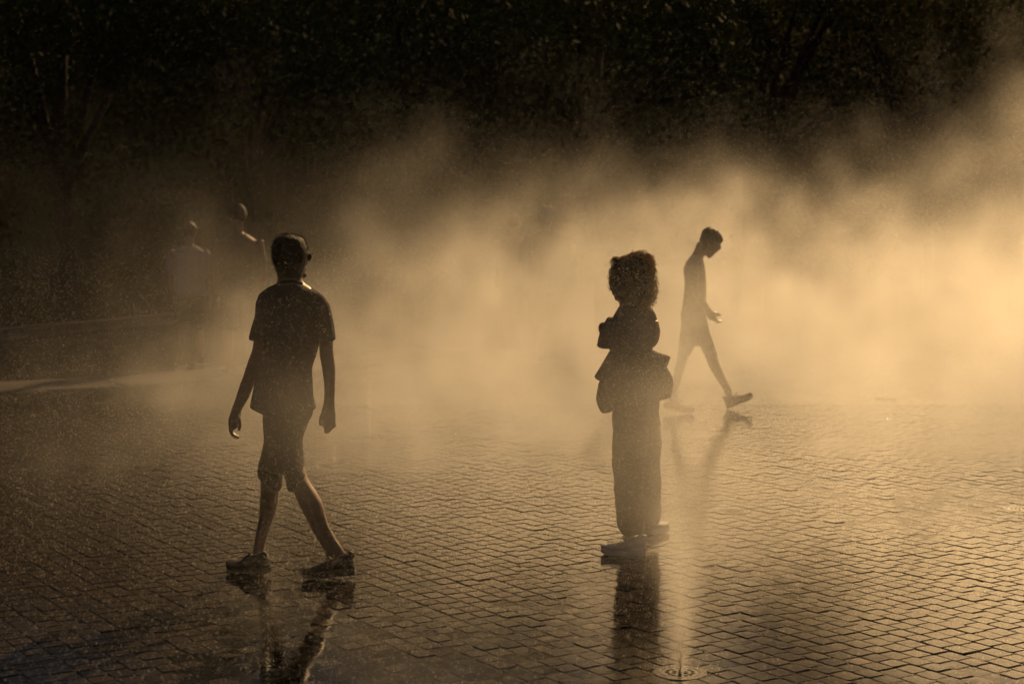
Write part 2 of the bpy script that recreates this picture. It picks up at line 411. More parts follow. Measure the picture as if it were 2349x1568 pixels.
# ------------------------------------------------------------------ mist (density grid made from fields)
def build_mist():
    ng = bpy.data.node_groups.new('mist_field', 'GeometryNodeTree')
    ng.interface.new_socket('Geometry', in_out='OUTPUT', socket_type='NodeSocketGeometry')
    N, L = ng.nodes, ng.links
    def val(x):
        return x
    def math_(op, a, b=None, c=None, clamp=False):
        n = N.new('ShaderNodeMath'); n.operation = op; n.use_clamp = clamp
        for i, x in enumerate((a, b, c)):
            if x is None: continue
            if isinstance(x, (int, float)): n.inputs[i].default_value = x
            else: L.new(x, n.inputs[i])
        return n.outputs[0]
    def sstep(x, a, b, lo=0.0, hi=1.0):
        n = N.new('ShaderNodeMapRange'); n.interpolation_type = 'SMOOTHSTEP'
        L.new(x, n.inputs[0]); n.inputs[1].default_value = a; n.inputs[2].default_value = b; n.inputs[3].default_value = lo; n.inputs[4].default_value = hi
        return n.outputs[0]
    pos = N.new('GeometryNodeInputPosition').outputs[0]
    def nz(scale, detail, off=(0, 0, 0), stretch=(1, 1, 1)):
        m = N.new('ShaderNodeVectorMath'); m.operation = 'MULTIPLY_ADD'; L.new(pos, m.inputs[0]); m.inputs[1].default_value = stretch; m.inputs[2].default_value = off
        n = N.new('ShaderNodeTexNoise'); n.inputs['Scale'].default_value = scale; n.inputs['Detail'].default_value = detail; n.inputs['Roughness'].default_value = 0.55
        L.new(m.outputs[0], n.inputs['Vector'])
        return n
    wn = nz(0.75, 4, (4, 2, 0)).outputs['Color']
    wv = N.new('ShaderNodeVectorMath'); wv.operation = 'MULTIPLY_ADD'; L.new(wn, wv.inputs[0]); wv.inputs[1].default_value = (1.5, 1.5, 1.2); wv.inputs[2].default_value = (-0.75, -0.75, -0.6)
    wp = N.new('ShaderNodeVectorMath'); wp.operation = 'ADD'; L.new(pos, wp.inputs[0]); L.new(wv.outputs[0], wp.inputs[1])
    sp = N.new('ShaderNodeSeparateXYZ'); L.new(wp.outputs[0], sp.inputs[0]); X, Y, Z = sp.outputs
    sp0 = N.new('ShaderNodeSeparateXYZ'); L.new(pos, sp0.inputs[0]); X0, Y0, Z0 = sp0.outputs
    total = None
    for (x, y, r, h, d, *z0) in PLUMES:
        dx = math_('DIVIDE', math_('SUBTRACT', X, x), r); dy = math_('DIVIDE', math_('SUBTRACT', Y, y), r * 1.15)
        rr = math_('ADD', math_('MULTIPLY', dx, dx), math_('MULTIPLY', dy, dy))
        gz = math_('EXPONENT', math_('MULTIPLY', rr, -1.0))
        zz = math_('DIVIDE', math_('SUBTRACT', Z, z0[0]) if z0 else math_('MAXIMUM', Z, 0.0), h)
        gh = math_('EXPONENT', math_('MULTIPLY', math_('MULTIPLY', zz, zz), -1.0))
        t = math_('MULTIPLY', math_('MULTIPLY', gz, gh), d)
        total = t if total is None else math_('ADD', total, t)
    # turbulence: the banks are eaten away from their rims, so that wisps and gaps show
    nA = nz(1.15, 7, (0, 0, 3), (1, 1, 0.85)).outputs[0]
    tt = math_('DIVIDE', total, math_('ADD', total, 0.22))
    er = sstep(math_('MULTIPLY_ADD', tt, 0.55, nA), 0.60, 0.90, 0.0, 1.5)
    fine = sstep(nz(3.2, 5, (9, 0, 0), (1, 1, 0.75)).outputs[0], 0.34, 0.66, 0.25, 1.75)
    dens = math_('MULTIPLY', math_('MULTIPLY', total, er), fine)
    # thin even spray hanging between the banks
    zb = math_('DIVIDE', Z, 1.75); bse = math_('MULTIPLY', math_('EXPONENT', math_('MULTIPLY', math_('MULTIPLY', zb, zb), -1.0)), 0.0145)
    dens = math_('ADD', dens, math_('MULTIPLY', bse, math_('MULTIPLY', sstep(nA, 0.30, 0.70, 0.35, 1.5), sstep(X0, -5.0, -1.2, 0.25, 1.0))))
    for s_ in (sstep(Y0, 4.6, 8.2), sstep(Z0, 4.6, 3.4), sstep(Y0, 26.0, 23.0)): dens = math_('MULTIPLY', dens, s_)
    dens = math_('MAXIMUM', math_('SUBTRACT', dens, 0.0015), 0.0)
    vc = N.new('GeometryNodeVolumeCube'); L.new(dens, vc.inputs['Density'])
    vc.inputs['Min'].default_value = (-8.5, 4.6, 0.0); vc.inputs['Max'].default_value = (9.5, 26.0, 4.6)
    for k, nres in (('Resolution X', 150), ('Resolution Y', 142), ('Resolution Z', 46)): vc.inputs[k].default_value = nres
    sm = N.new('GeometryNodeSetMaterial'); sm.inputs['Material'].default_value = M['mist']; L.new(vc.outputs[0], sm.inputs[0])
    go = N.new('NodeGroupOutput'); L.new(sm.outputs[0], go.inputs[0])
    me = bpy.data.meshes.new('mist'); o = link('mist', me)
    md = o.modifiers.new('mist', 'NODES'); md.node_group = ng
    tag(o, 'golden backlit mist drifting over the wet plaza', 'mist', kind='stuff')
    return o
def mist_mat():
    m = bpy.data.materials.new('mist'); m.use_nodes = True; t = m.node_tree
    t.nodes.remove(t.nodes['Principled BSDF'])
    vs = t.nodes.new('ShaderNodeVolumeScatter'); vs.inputs['Color'].default_value = (0.97, 0.95, 0.92, 1); vs.inputs['Anisotropy'].default_value = 0.765
    at_ = t.nodes.new('ShaderNodeAttribute'); at_.attribute_name = 'density'
    t.links.new(at_.outputs['Fac'], vs.inputs['Density']); t.links.new(vs.outputs[0], t.nodes['Material Output'].inputs['Volume'])
    return m
M['mist'] = mist_mat()
# x, y, radius, height, density
PLUMES = [
    # bright bank at right
    (3.3, 11.6, 0.8, 1.60, 0.46), (4.6, 12.8, 1.1, 2.25, 0.48), (2.55, 12.4, 0.50, 1.40, 0.46), (5.2, 16.5, 1.9, 2.10, 0.30), (6.2, 11.8, 1.3, 1.70, 0.18), (4.2, 10.2, 0.55, 1.90, 0.20),
    # behind the far walker
    (2.6, 17.5, 1.4, 1.55, 0.66), (0.9, 18.5, 1.4, 1.75, 0.42), (1.35, 11.6, 0.45, 0.60, 0.38, 0.85),
    # middle columns
    (0.25, 12.6, 0.70, 1.45, 0.50), (0.80, 12.2, 0.50, 1.85, 0.34), (-0.95, 11.4, 0.70, 1.68, 0.48), (-0.35, 14.5, 1.0, 1.50, 0.46),
    # thin low bank at left
    (-2.2, 12.4, 0.80, 1.95, 0.22), (-3.6, 14.0, 1.2, 1.50, 0.05), (-3.0, 11.0, 0.60, 2.00, 0.15), (-1.5, 17.5, 1.7, 1.20, 0.24), (-2.8, 15.2, 0.9, 1.60, 0.22),
    # veils close to the two near people
    (0.72, 7.2, 0.52, 0.55, 0.44, 0.75), (-0.85, 7.2, 0.50, 0.55, 0.28, 0.95), (2.2, 9.8, 0.7, 0.50, 0.06), (3.2, 9.4, 0.7, 0.5, 0.05), (-0.2, 10.2, 0.7, 0.45, 0.08)]
build_mist()

# ------------------------------------------------------------------ trees behind the plaza
def make_tree(x, y, h, rc, m, label, seed, n=12000):
    rnd = random.Random(seed)
    root = empty('tree', (x, y, -0.03))
    tag(root, label[0], 'tree', label[1])
    mb = MB(); top = Vector((x + rnd.uniform(-.4, .4), y, h * 0.62))
    mb.tube([(x, y, -0.1), (x + .05, y, h * .12), (x + rnd.uniform(-.15, .15), y, h * .34), top], [.27, .21, .16, .07], n=9)
    blobs = []
    for k in range(9):
        a = rnd.uniform(0, 2 * math.pi); rr = rc * rnd.uniform(.25, .8)
        z0 = h * rnd.uniform(.22, .4); z1 = h * rnd.uniform(.35, .9)
        tip = Vector((x + rr * math.cos(a), y + rr * math.sin(a), z1))
        mid = Vector((x, y, z0)).lerp(tip, .5) + Vector((0, 0, .3))
        mb.tube([(x, y, z0), mid, tip], [.10, .065, .025], n=6)
        blobs.append((tip, rc * rnd.uniform(.32, .55)))
    for k in range(8):
        a = rnd.uniform(0, 2 * math.pi); rr = rc * rnd.uniform(.3, .95)
        blobs.append((Vector((x + rr * math.cos(a), y + rr * math.sin(a), h * rnd.uniform(.16, .8))), rc * rnd.uniform(.25, .5)))
    mb.obj('trunk', M['bark'], root, True)
    V, Fc = [], []
    for i in range(n):
        c, r = blobs[rnd.randrange(len(blobs))]
        d = Vector((rnd.gauss(0, 1), rnd.gauss(0, 1), rnd.gauss(0, 1))).normalized() * (r * rnd.random() ** 0.4)
        d.z *= .85
        p = c + d
        if p.z < 0.4: p.z = rnd.uniform(.4, 1.4)
        u = Vector((rnd.gauss(0, 1), rnd.gauss(0, 1), rnd.gauss(0, 1))).normalized()
        v = u.orthogonal().normalized(); s = rnd.uniform(.04, .10); b = len(V)
        V += [tuple(p - u * s), tuple(p + v * s * .55 + u * s * .1), tuple(p + u * s * 1.1), tuple(p - v * s * .55 + u * s * .1)]
        Fc.append((b, b + 1, b + 2, b + 3))
    link('crown', pydata('crown', V, Fc), m, root)
TG = ('dark leafy tree in the unlit mass of trees behind the mist', 'trees in the dark mass behind the plaza')
TR = ('olive tinged tree faintly catching light above the brightest mist at right', 'faintly lit trees at right')
k = 0
for (x, y, h, rc) in [(-12.2, 33, 8.2, 3.0), (-8.6, 31.5, 7.8, 2.9), (-5.2, 33, 8.6, 3.1), (-1.9, 31, 7.8, 2.9), (1.4, 33, 8.4, 3.1), (4.6, 31.5, 7.9, 3.0),
                      (-10.5, 38, 9.4, 3.4), (-6.6, 37.5, 9.6, 3.4), (-2.6, 38, 9.8, 3.4), (1.6, 37.5, 9.4, 3.4), (5.6, 38, 9.6, 3.4)]:
    make_tree(x, y, h, rc, M['leaf'], TG, 100 + k); k += 1
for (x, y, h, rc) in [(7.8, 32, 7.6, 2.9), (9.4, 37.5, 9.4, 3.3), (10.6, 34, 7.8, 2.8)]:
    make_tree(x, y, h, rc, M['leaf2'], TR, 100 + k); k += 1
# screen added behind the trees to block sky gaps: leaves over a dense body
hr = tag(empty('hedge_screen', (0, 41, -.03)), 'tall dark leafy screen added behind the trees to block sky gaps', 'hedge_screen')
mb = MB(); hx = [-20 + 1.0 * i for i in range(41)]
mb.rings([[Vector((x, 41.3 + .3 * math.sin(x * 1.7), -.1)), Vector((x, 41.2 + .2 * math.sin(x), 7.6 + .3 * math.sin(x * 2.1))), Vector((x, 43, 7.9 + .3 * math.sin(x * 1.3))), Vector((x, 43, -.1))] for x in hx])
mb.obj('screen_body', M['leaf'], hr)
V, Fc = [], []
rnd = random.Random(5)
for i in range(14000):
    p = Vector((rnd.uniform(-19, 19), 41.1 + rnd.uniform(-.35, .3), rnd.uniform(0, 8.0)))
    u = Vector((rnd.gauss(0, 1), rnd.gauss(0, 1), rnd.gauss(0, 1))).normalized(); v = u.orthogonal().normalized(); s = rnd.uniform(.05, .11); b = len(V)
    V += [tuple(p - u * s), tuple(p + v * s * .55), tuple(p + u * s), tuple(p - v * s * .55)]; Fc.append((b, b + 1, b + 2, b + 3))
link('leaves', pydata('leaves', V, Fc), M['leaf'], hr)

# ------------------------------------------------------------------ shoes
def shoe(parent, name, toe, heel, wid, h, mu, ms, lift=(0, 0), laces=True):
    """toe / heel: ground points of the sole ends; lift: height of the sole at heel, toe"""
    toe = Vector(toe); heel = Vector(heel)
    a = heel + Vector((0, 0, lift[0])); b = toe + Vector((0, 0, lift[1])); d = b - a; Ln = d.length
    x = d.normalized(); y = Vector((0, 0, 1)).cross(x).normalized(); z = x.cross(y)
    prof = [(-0.012, .22, .5, .55), (0.0, .34, .62, .80), (.05, .44, .72, 1.0), (.16, .50, .78, .98), (.30, .47, .72, .86), (.42, .45, .66, .76), (.54, .48, .6, .62), (.68, .54, .58, .55), (.82, .53, .54, .50), (.92, .43, .42, .46), (.97, .33, .3, .40), (.995, .2, .2, .30)]
    up, so = MB(), MB(); Ru, Rs = [], []
    for t, wb, wm, hh in prof:
        c = a + x * (t * Ln); H = h * hh; w_ = wid * wb
        spring = .018 * max(0, (t - .7) / .3) ** 2
        ring = []
        for j in range(16):
            an = 2 * math.pi * j / 16; cy_, sz = math.cos(an), math.sin(an)
            zz = .022 + spring + (H - .022) * (0.5 + 0.5 * sz)
            ww = w_ * (1.0 if sz < 0 else (1 - .42 * sz * sz)) * (abs(cy_) ** .75) * (1 if cy_ > 0 else -1)
            ring.append(c + y * ww + z * zz)
        Ru.append(ring)
        rs = []
        for j in range(12):
            an = 2 * math.pi * j / 12; cy_, sz = math.cos(an), math.sin(an)
            rs.append(c + y * (w_ * 1.06 * (abs(cy_) ** .5) * (1 if cy_ > 0 else -1)) + z * (.013 + spring + .016 * (1 if sz > .1 else (-1 if sz < -.1 else 0)) * .8))
        Rs.append(rs)
    up.rings(Ru); so.rings(Rs)
    root = up.obj(name, mu, parent, True)
    so.obj('sole', ms, root)
    tb = MB(); hc = a + x * .012 + z * (h * .9)
    tb.tube([hc - z * .01, hc + z * .006 - x * .004, hc + z * .014 - x * .006], [.020, .017, .010], n=10)
    tb.obj('heel_tab', mu, root, True)
    if laces:
        lb = MB()
        for k in range(4):
            t = .42 + .065 * k; H = h * (.78 - .07 * k) ; c = a + x * (t * Ln) + z * (H * 1.0)
            lb.tube([c - y * wid * .24, c + z * .006, c + y * wid * .24], .0035, n=6)
        c = a + x * (.42 * Ln) + z * (h * .82)
        for s_ in (-1, 1):
            lb.tube([c, c + x * .018 + z * .012 + y * .012 * s_, c + x * .030 + z * .002 + y * .02 * s_, c + x * .012 - z * .004 + y * .008 * s_], .0028, n=6)
        lb.obj('laces', ms, root, True)
    return root

# ------------------------------------------------------------------ the man
A = crop(600, 660, .4463); B = crop(600, 1260, .5047); C5 = crop(780, 1480, 1 / 5.226)
YM = 8.10
man = tag(empty('person', gnd(670, 1316)), 'person in dark T-shirt, shorts and sunglasses striding away, seen from behind', 'person', 'people in the mist')
b = MB()
b.slices(A, YM, [(99, 570, 612, .01, .03), (108, 540, 655, .01, .062), (122, 520, 686, .015, .082), (150, 501, 704, .018, .096), (185, 492, 717, .02, .104), (225, 490, 721, .02, .105),
                 (260, 492, 720, .02, .100), (290, 497, 718, .022, .094), (315, 507, 714, .03, .086), (340, 520, 706, .04, .075), (362, 530, 697, .055, .058), (380, 545, 680, .06, .04)])
b.slices(A, YM, [(300, 520, 700, 0, .07), (350, 519, 692, 0, .066), (390, 522, 688, 0, .064), (420, 518, 698, -.005, .066), (450, 470, 745, -.005, .07), (500, 440, 790, 0, .08)])
hc = at(*A(606, 250), YM + .02)
FA = R(42); fd = Vector((math.sin(FA), math.cos(FA), 0)); rd = Vector((math.cos(FA), -math.sin(FA), 0)); UPZ = Vector((0, 0, 1))
b.tube([hc + fd * .085 + UPZ * .012, hc + fd * .112 - UPZ * .022, hc + fd * .095 - UPZ * .034], [.009, .013, .012], n=8)       # nose
b.ball(hc + fd * .088 + UPZ * .02, (.04, .022, .012), Matrix.Rotation(-FA, 3, 'Z'))                                            # brow
b.ball(hc + fd * .090 - UPZ * .058, (.022, .012, .010), Matrix.Rotation(-FA, 3, 'Z'))                                          # lips
b.ball(hc + fd * .078 - UPZ * .090, (.026, .02, .018), Matrix.Rotation(-FA, 3, 'Z'))                                           # chin
for s_, sx in ((1, 0), (-1, 0)):
    ec = hc + rd * (.086 * s_) - UPZ * .012 - fd * .005
    b.ball(ec, (.010, .019, .031), Matrix.Rotation(-FA + .35 * s_, 3, 'Z'))
# torso core inside the shirt
b.slices(A, YM, [(470, 470, 770, 0, .08), (560, 450, 785, 0, .095), (700, 455, 780, 0, .10), (900, 465, 745, .01, .085), (1100, 440, 725, .01, .08), (1250, 440, 705, 0, .085), (1400, 440, 695, 0, .09)])
b.slices(B, YM, [(20, 385, 640, 0, .105), (110, 380, 606, 0, .10), (200, 370, 606, 0, .09)])
# arms
b.slices(A, YM, [(545, 412, 500, .0, .045), (640, 388, 490, .0, .050), (800, 362, 465, .01, .046), (870, 352, 446, .015, .042), (950, 322, 418, .02, .040), (1050, 289, 384, .025, .039), (1120, 263, 358, .03, .037),
                 (1165, 249, 341, .035, .034), (1205, 236, 322, .038, .030), (1245, 221, 297, .04, .026), (1280, 208, 279, .042, .024)])
b.slices(A, YM, [(545, 755, 845, .0, .045), (640, 778, 878, -.005, .050), (800, 800, 897, -.01, .046), (870, 801, 896, -.012, .043), (920, 806, 902, -.012, .041), (990, 819, 911, -.014, .041), (1080, 832, 910, -.016, .038),
                 (1150, 836, 908, -.018, .034), (1200, 833, 905, -.02, .029), (1240, 828, 906, -.02, .025)])
# hands: palm and five fingers each
b.slices(A, YM + .042, [(1270, 210, 280, 0, .024), (1310, 198, 277, 0, .028), (1340, 189, 271, .002, .036), (1375, 190, 262, .004, .040), (1400, 198, 252, .004, .040)], n=14)
def P(cr, Y, *pts): return [at(*cr(x, y), Y + d) for x, y, d in pts]
for i, o_ in enumerate((-.030, -.011, .009, .027)):
    k = (0, 6, 4, -8)[i]
    b.tube(P(A, YM + .046 + o_, (210, 1370, 0), (202, 1405 + k, 0), (216, 1438 + k, 0), (240, 1455 + k, 0), (264, 1458 + k, 0)), [.0105, .0100, .0095, .0088, .0075], n=8)
b.tube(P(A, YM + .020, (248, 1310, 0), (266, 1350, -.012), (268, 1388, -.016), (258, 1416, -.014)), [.013, .0115, .0100, .008], n=8)
b.slices(A, YM - .02, [(1235, 828, 906, 0, .025), (1265, 818, 908, 0, .024), (1300, 820, 912, 0, .023), (1340, 826, 913, 0, .022), (1370, 830, 910, 0, .020)], n=14)
for i, (xa, xb, yb, o_) in enumerate(((838, 848, 1440, -.016), (859, 858, 1440, -.008), (880, 872, 1425, .002), (900, 886, 1400, .012))):
    b.tube(P(A, YM - .02 + o_, (xa, 1355, 0), (xa + 3, 1385, -.006), ((xa + xb) / 2, (1370 + yb) / 2 + 8, -.010), (xb, yb - 6, -.004)), [.0105, .0100, .0092, .0078], n=8)
b.tube(P(A, YM - .03, (836, 1285, 0), (815, 1320, -.008), (808, 1352, -.012), (810, 1384, -.012)), [.0125, .0115, .0100, .0078], n=8)
# legs
b.slices(B, YM, [(150, 385, 500, .03, .085), (250, 362, 490, .05, .082), (345, 360, 472, .07, .070), (420, 361, 471, .09, .062), (480, 358, 465, .10, .058), (540, 353, 452, .11, .056), (600, 347, 432, .12, .050),
                 (660, 336, 411, .13, .043), (700, 326, 398, .135, .038), (735, 322, 386, .14, .036), (790, 312, 384, .14, .038), (850, 300, 388, .14, .036)])
b.slices(B, YM, [(150, 490, 602, 0, .085), (250, 505, 612, -.01, .082), (345, 528, 640, -.03, .070), (385, 542, 664, -.035, .064), (430, 561, 695, -.04, .062), (480, 581, 724, -.045, .064), (520, 598, 737, -.05, .062), (560, 620, 746, -.05, .058),
                 (600, 641, 757, -.05, .053), (650, 666, 779, -.05, .047), (700, 694, 806, -.05, .041), (740, 719, 834, -.05, .037), (775, 741, 856, -.05, .035), (810, 748, 870, -.05, .036), (860, 750, 885, -.05, .036)])
b.skin('body', M['skin'], man, .0065, 2)
h_ = MB()
h_.slices(A, YM, [(94, 578, 604, .0, .02), (99, 556, 628, 0, .052), (108, 532, 662, 0, .078), (122, 512, 691, .0, .094), (150, 494, 709, .0, .106), (185, 486, 720, -.005, .110), (225, 483, 722, -.012, .104), (262, 487, 712, -.022, .090),
                  (295, 497, 700, -.03, .076), (325, 511, 692, -.032, .064), (350, 520, 686, -.028, .058), (375, 526, 680, -.024, .054), (392, 540, 665, -.022, .050)])
hair = h_.skin('hair', M['hair'], man, .007, 2, fold=.0015, fs=60)
V, Fc = [], []
rnd = random.Random(3)
vs = hair.data.vertices
for i in range(5200):
    v = vs[rnd.randrange(len(vs))]
    p = v.co + Vector((rnd.gauss(0, .003), rnd.gauss(0, .003), rnd.gauss(0, .003))); n_ = (v.normal + Vector((rnd.gauss(0, .5), rnd.gauss(0, .5), rnd.gauss(-.2, .5)))).normalized(); u = n_.orthogonal().normalized() * .0009
    bb = len(V); l_ = rnd.uniform(.006, .015); V += [tuple(p - u), tuple(p + u), tuple(p + n_ * l_)]; Fc.append((bb, bb + 1, bb + 2))
tag(link('hair_tips', pydata('hair_tips', V, Fc), M['hair'], hair), kind='stuff')
t_ = MB()
t_.slices(A, YM, [(420, 530, 688, -.005, .068), (432, 505, 712, -.005, .078), (446, 475, 738, -.005, .085), (462, 448, 768, -.005, .092), (482, 422, 802, 0, .10), (505, 412, 825, 0, .108), (560, 408, 832, 0, .118), (650, 412, 828, 0, .122), (750, 420, 808, 0, .122),
                  (850, 425, 792, 0, .12), (950, 405, 768, 0, .12), (1000, 390, 760, 0, .12), (1060, 374, 757, 0, .122), (1120, 360, 759, 0, .126), (1180, 347, 765, 0, .13), (1235, 337, 774, 0, .134), (1262, 334, 778, 0, .134), (1285, 372, 752, 0, .128), (1298, 402, 738, 0, .12)], n=28)
t_.slices(A, YM, [(478, 425, 520, 0, .055), (500, 400, 530, 0, .068), (560, 379, 530, 0, .078), (640, 371, 530, 0, .08), (700, 354, 515, 0, .08), (760, 337, 500, .005, .076), (800, 326, 484, .005, .072), (808, 345, 476, .005, .07)])
t_.slices(A, YM, [(480, 740, 808, 0, .055), (500, 735, 835, 0, .068), (560, 745, 874, 0, .078), (640, 760, 891, 0, .08), (700, 768, 898, -.005, .08), (760, 780, 904, -.008, .076), (798, 792, 910, -.01, .072), (806, 798, 902, -.01, .07)])
tee = t_.skin('t_shirt', M['tee'], man, .0075, 2, fold=.010, fs=8)
cb = MB(); cpts = [at(*A(609 + 84 * math.cos(t), 434 + 5 * math.sin(t)), YM - .005 + .074 * math.sin(t)) + UPZ * (.010 * math.cos(t) * 0 + .012 * max(0, -math.sin(t))) for t in [2 * math.pi * i / 24 for i in range(25)]]
cb.tube(cpts, .006, n=8); cb.obj('collar', M['tee'], tee, True)
s_ = MB()
s_.slices(B, YM, [(-95, 390, 672, 0, .108), (-30, 372, 668, 0, .118), (0, 367, 650, 0, .12), (60, 371, 625, 0, .12), (110, 377, 609, 0, .118), (150, 374, 608, 0, .116), (200, 362, 612, .01, .112), (250, 358, 614, .01, .105), (300, 360, 616, .01, .095)], n=26)
s_.slices(B, YM, [(150, 376, 500, .03, .10), (250, 351, 500, .05, .10), (300, 344, 496, .06, .098), (328, 344, 492, .065, .095), (345, 356, 490, .07, .092), (400, 420, 484, .08, .06), (414, 440, 478, .08, .04)])
s_.slices(B, YM, [(150, 480, 608, 0, .10), (250, 490, 614, -.01, .10), (300, 498, 621, -.02, .098), (326, 505, 632, -.025, .095), (342, 512, 630, -.03, .092), (400, 522, 600, -.03, .06), (416, 528, 572, -.03, .04)])
shorts = s_.skin('shorts', M['shorts'], man, .0075, 2, fold=.006, fs=8)
# sunglasses on the turned face
sg = MB()
for q in (-1, 1):
    c = hc + fd * .095 + rd * (.036 * q) + UPZ * .002
    sg.tube([c + rd * (.028 * math.cos(t)) + UPZ * (.021 * math.sin(t)) - fd * (.012 * (q * math.cos(t) > .3)) for t in [2 * math.pi * i / 14 for i in range(15)]], .0018, n=6)
    e_ = hc + fd * .092 + rd * (.066 * q) + UPZ * .016
    sg.tube([e_, e_ - fd * .05 + rd * (.020 * q), hc + rd * (.090 * q) + UPZ * .014 - fd * .02], .0024, n=6)
sg.tube([hc + fd * .104 - rd * .010 + UPZ * .010, hc + fd * .107 + UPZ * .013, hc + fd * .104 + rd * .010 + UPZ * .010], .003, n=6)
so_ = sg.obj('sunglasses', M['frame'], man, True)
for q in (-1, 1):
    lm = MB(); c = hc + fd * .094 + rd * (.036 * q) + UPZ * .002
    lm.ball(c, (.026, .0018, .018), Matrix.Rotation(-FA, 3, 'Z') @ Matrix.Rotation(-.25 * q, 3, 'Z')); lm.obj('lens', M['lens'], so_, True)
def g2(px, py): return gnd(px * .76465, py * .76465)
shoe(man, 'shoe', g2(906, 1737) + Vector((0, .02, 0)), g2(1066, 1733) + Vector((0, -.01, 0)), .098, .105, M['shoe'], M['sole'], (.028, .0))
shoe(man, 'shoe', g2(688, 1712) + Vector((0, .02, 0)), g2(812, 1712) + Vector((0, -.14, 0)), .098, .105, M['shoe'], M['sole'], (.020, .0))

# ------------------------------------------------------------------ the person with curly hair
W = crop(1740, 720, .3699); V6 = crop(1740, 1150, .3890); H7 = crop(1780, 730, .17217)
YW = 8.60
wom = tag(empty('person', gnd(1465, 1268)), 'person with auburn curls and baggy trousers, a jacket tied round the waist', 'person', 'people in the mist')
b = MB()
b.slices(W, YW, [(150, 330, 480, .02, .05), (190, 285, 530, .02, .085), (240, 250, 545, .02, .10), (300, 240, 545, .02, .10), (350, 239, 540, .02, .095), (400, 249, 530, .02, .085), (450, 269, 500, .02, .07), (485, 292, 470, .02, .055), (502, 310, 440, .02, .035)])
b.ball(at(*W(262, 350), YW + .095), (.014, .02, .022)); b.ball(at(*W(282, 425), YW + .09), (.014, .016, .010)); b.ball(at(*W(310, 470), YW + .07), (.022, .022, .018))
b.slices(W, YW, [(440, 330, 530, 0, .055), (500, 322, 535, 0, .055), (540, 318, 545, 0, .056), (570, 305, 560, 0, .062), (620, 270, 585, 0, .08), (700, 262, 590, 0, .09), (800, 262, 580, 0, .09), (900, 270, 570, 0, .09), (1000, 280, 590, 0, .10), (1200, 280, 600, 0, .11), (1300, 280, 600, 0, .11)])
# arms: one folded up with the fist by the shoulder, the other bent across the front
b.tube(P(W, YW, (290, 670, .02), (250, 750, .03), (205, 840, .04)), [.042, .040, .036], n=10)
b.tube(P(W, YW, (205, 840, .04), (196, 790, .055), (196, 745, .06)), [.035, .030, .024], n=10)
b.ball(at(*W(196, 714), YW + .062), (.034, .036, .035))
for i, o_ in enumerate((-.024, -.008, .009, .025)):
    b.tube(P(W, YW + .062 + o_, (188, 735, 0), (166, 722, 0), (168, 696, 0), (190, 684, 0)), [.0095, .010, .0095, .0085], n=8)
b.tube(P(W, YW + .035, (212, 735, 0), (226, 705, -.012), (214, 678, -.010)), [.011, .010, .0085], n=8)
b.tube(P(W, YW, (570, 660, -.02), (592, 740, -.02), (585, 815, 0)), [.044, .041, .037], n=10)
b.tube(P(W, YW, (585, 815, 0), (520, 850, .10), (430, 850, .12)), [.036, .030, .024], n=10)
b.ball(at(*W(395, 848), YW + .125), (.04, .022, .028))
for i in range(4): b.tube(P(W, YW + .12, (380, 828 + 13 * i, .01), (350, 830 + 13 * i, .014), (325, 835 + 13 * i, .006)), [.010, .0095, .008], n=8)
b.tube(P(W, YW + .115, (400, 825, 0), (385, 800, 0), (362, 795, 0)), [.011, .010, .008], n=8)
# legs inside the trousers
b.slices(V6, YW, [(100, 270, 430, 0, .09), (500, 290, 420, 0, .075), (900, 320, 420, 0, .055), (1150, 335, 420, 0, .042), (1240, 335, 425, 0, .04)])
b.slices(V6, YW, [(100, 420, 590, .03, .09), (500, 440, 585, .12, .075), (900, 500, 590, .28, .055), (1020, 530, 605, .36, .042), (1060, 540, 610, .40, .04)])
b.skin('body', M['skin2'], wom, .008, 2)
hm = MB()
hm.slices(W, YW, [(106, 448, 492, -.01, .02), (116, 412, 520, -.01, .055), (134, 372, 542, -.01, .085), (160, 318, 560, -.01, .105), (195, 280, 572, -.012, .12), (240, 258, 582, -.015, .128), (300, 250, 590, -.02, .128), (350, 255, 592, -.025, .124), (400, 290, 590, -.03, .115), (440, 380, 580, -.035, .10), (475, 455, 562, -.04, .08), (500, 490, 545, -.04, .05)])
hm.ball(at(*W(292, 158), YW - .0), (.020, .045, .017))
hairm = hm.skin('hair', M['hairmass'], wom, .008, 1, fold=.012, fs=22)
cb = MB(); rnd = random.Random(11); vs = hairm.data.vertices
for i in range(2100):
    v = vs[rnd.randrange(len(vs))]
    rel = (v.co.x - at(*W(420, 300), YW).x)
    if rel < -.05 and rnd.random() < .45: continue
    p = v.co.copy(); n_ = (v.normal + Vector((rnd.gauss(0, .5), rnd.gauss(0, .5), rnd.gauss(-.15, .5)))).normalized()
    Ln = rnd.uniform(.016, .042) * (1.0 if rel > 0 else .55); rad = rnd.uniform(.005, .010); tn = rnd.uniform(1.2, 2.6); ph = rnd.uniform(0, 6.28)
    u = n_.orthogonal().normalized(); w_ = n_.cross(u); pts = []
    for k in range(13):
        t = k / 12; rr = rad * min(1, t * 4)
        pts.append(p + n_ * (Ln * t) + u * (rr * math.cos(ph + tn * 6.28 * t)) + w_ * (rr * math.sin(ph + tn * 6.28 * t)) + Vector((0, 0, -.02 * t * t)))
    cb.tube(pts, .0011, n=3)
tag(cb.obj('curls', M['curls'], hairm), kind='stuff')
tp = MB()
tp.slices(W, YW, [(535, 318, 550, -.005, .065), (560, 306, 588, -.005, .075), (600, 278, 612, -.005, .088), (650, 255, 624, -.005, .10), (710, 252, 630, -.005, .108), (770, 254, 624, -.005, .11), (830, 250, 607, 0, .11), (890, 246, 586, 0, .11), (950, 246, 590, 0, .115), (990, 246, 590, 0, .115)], n=26)
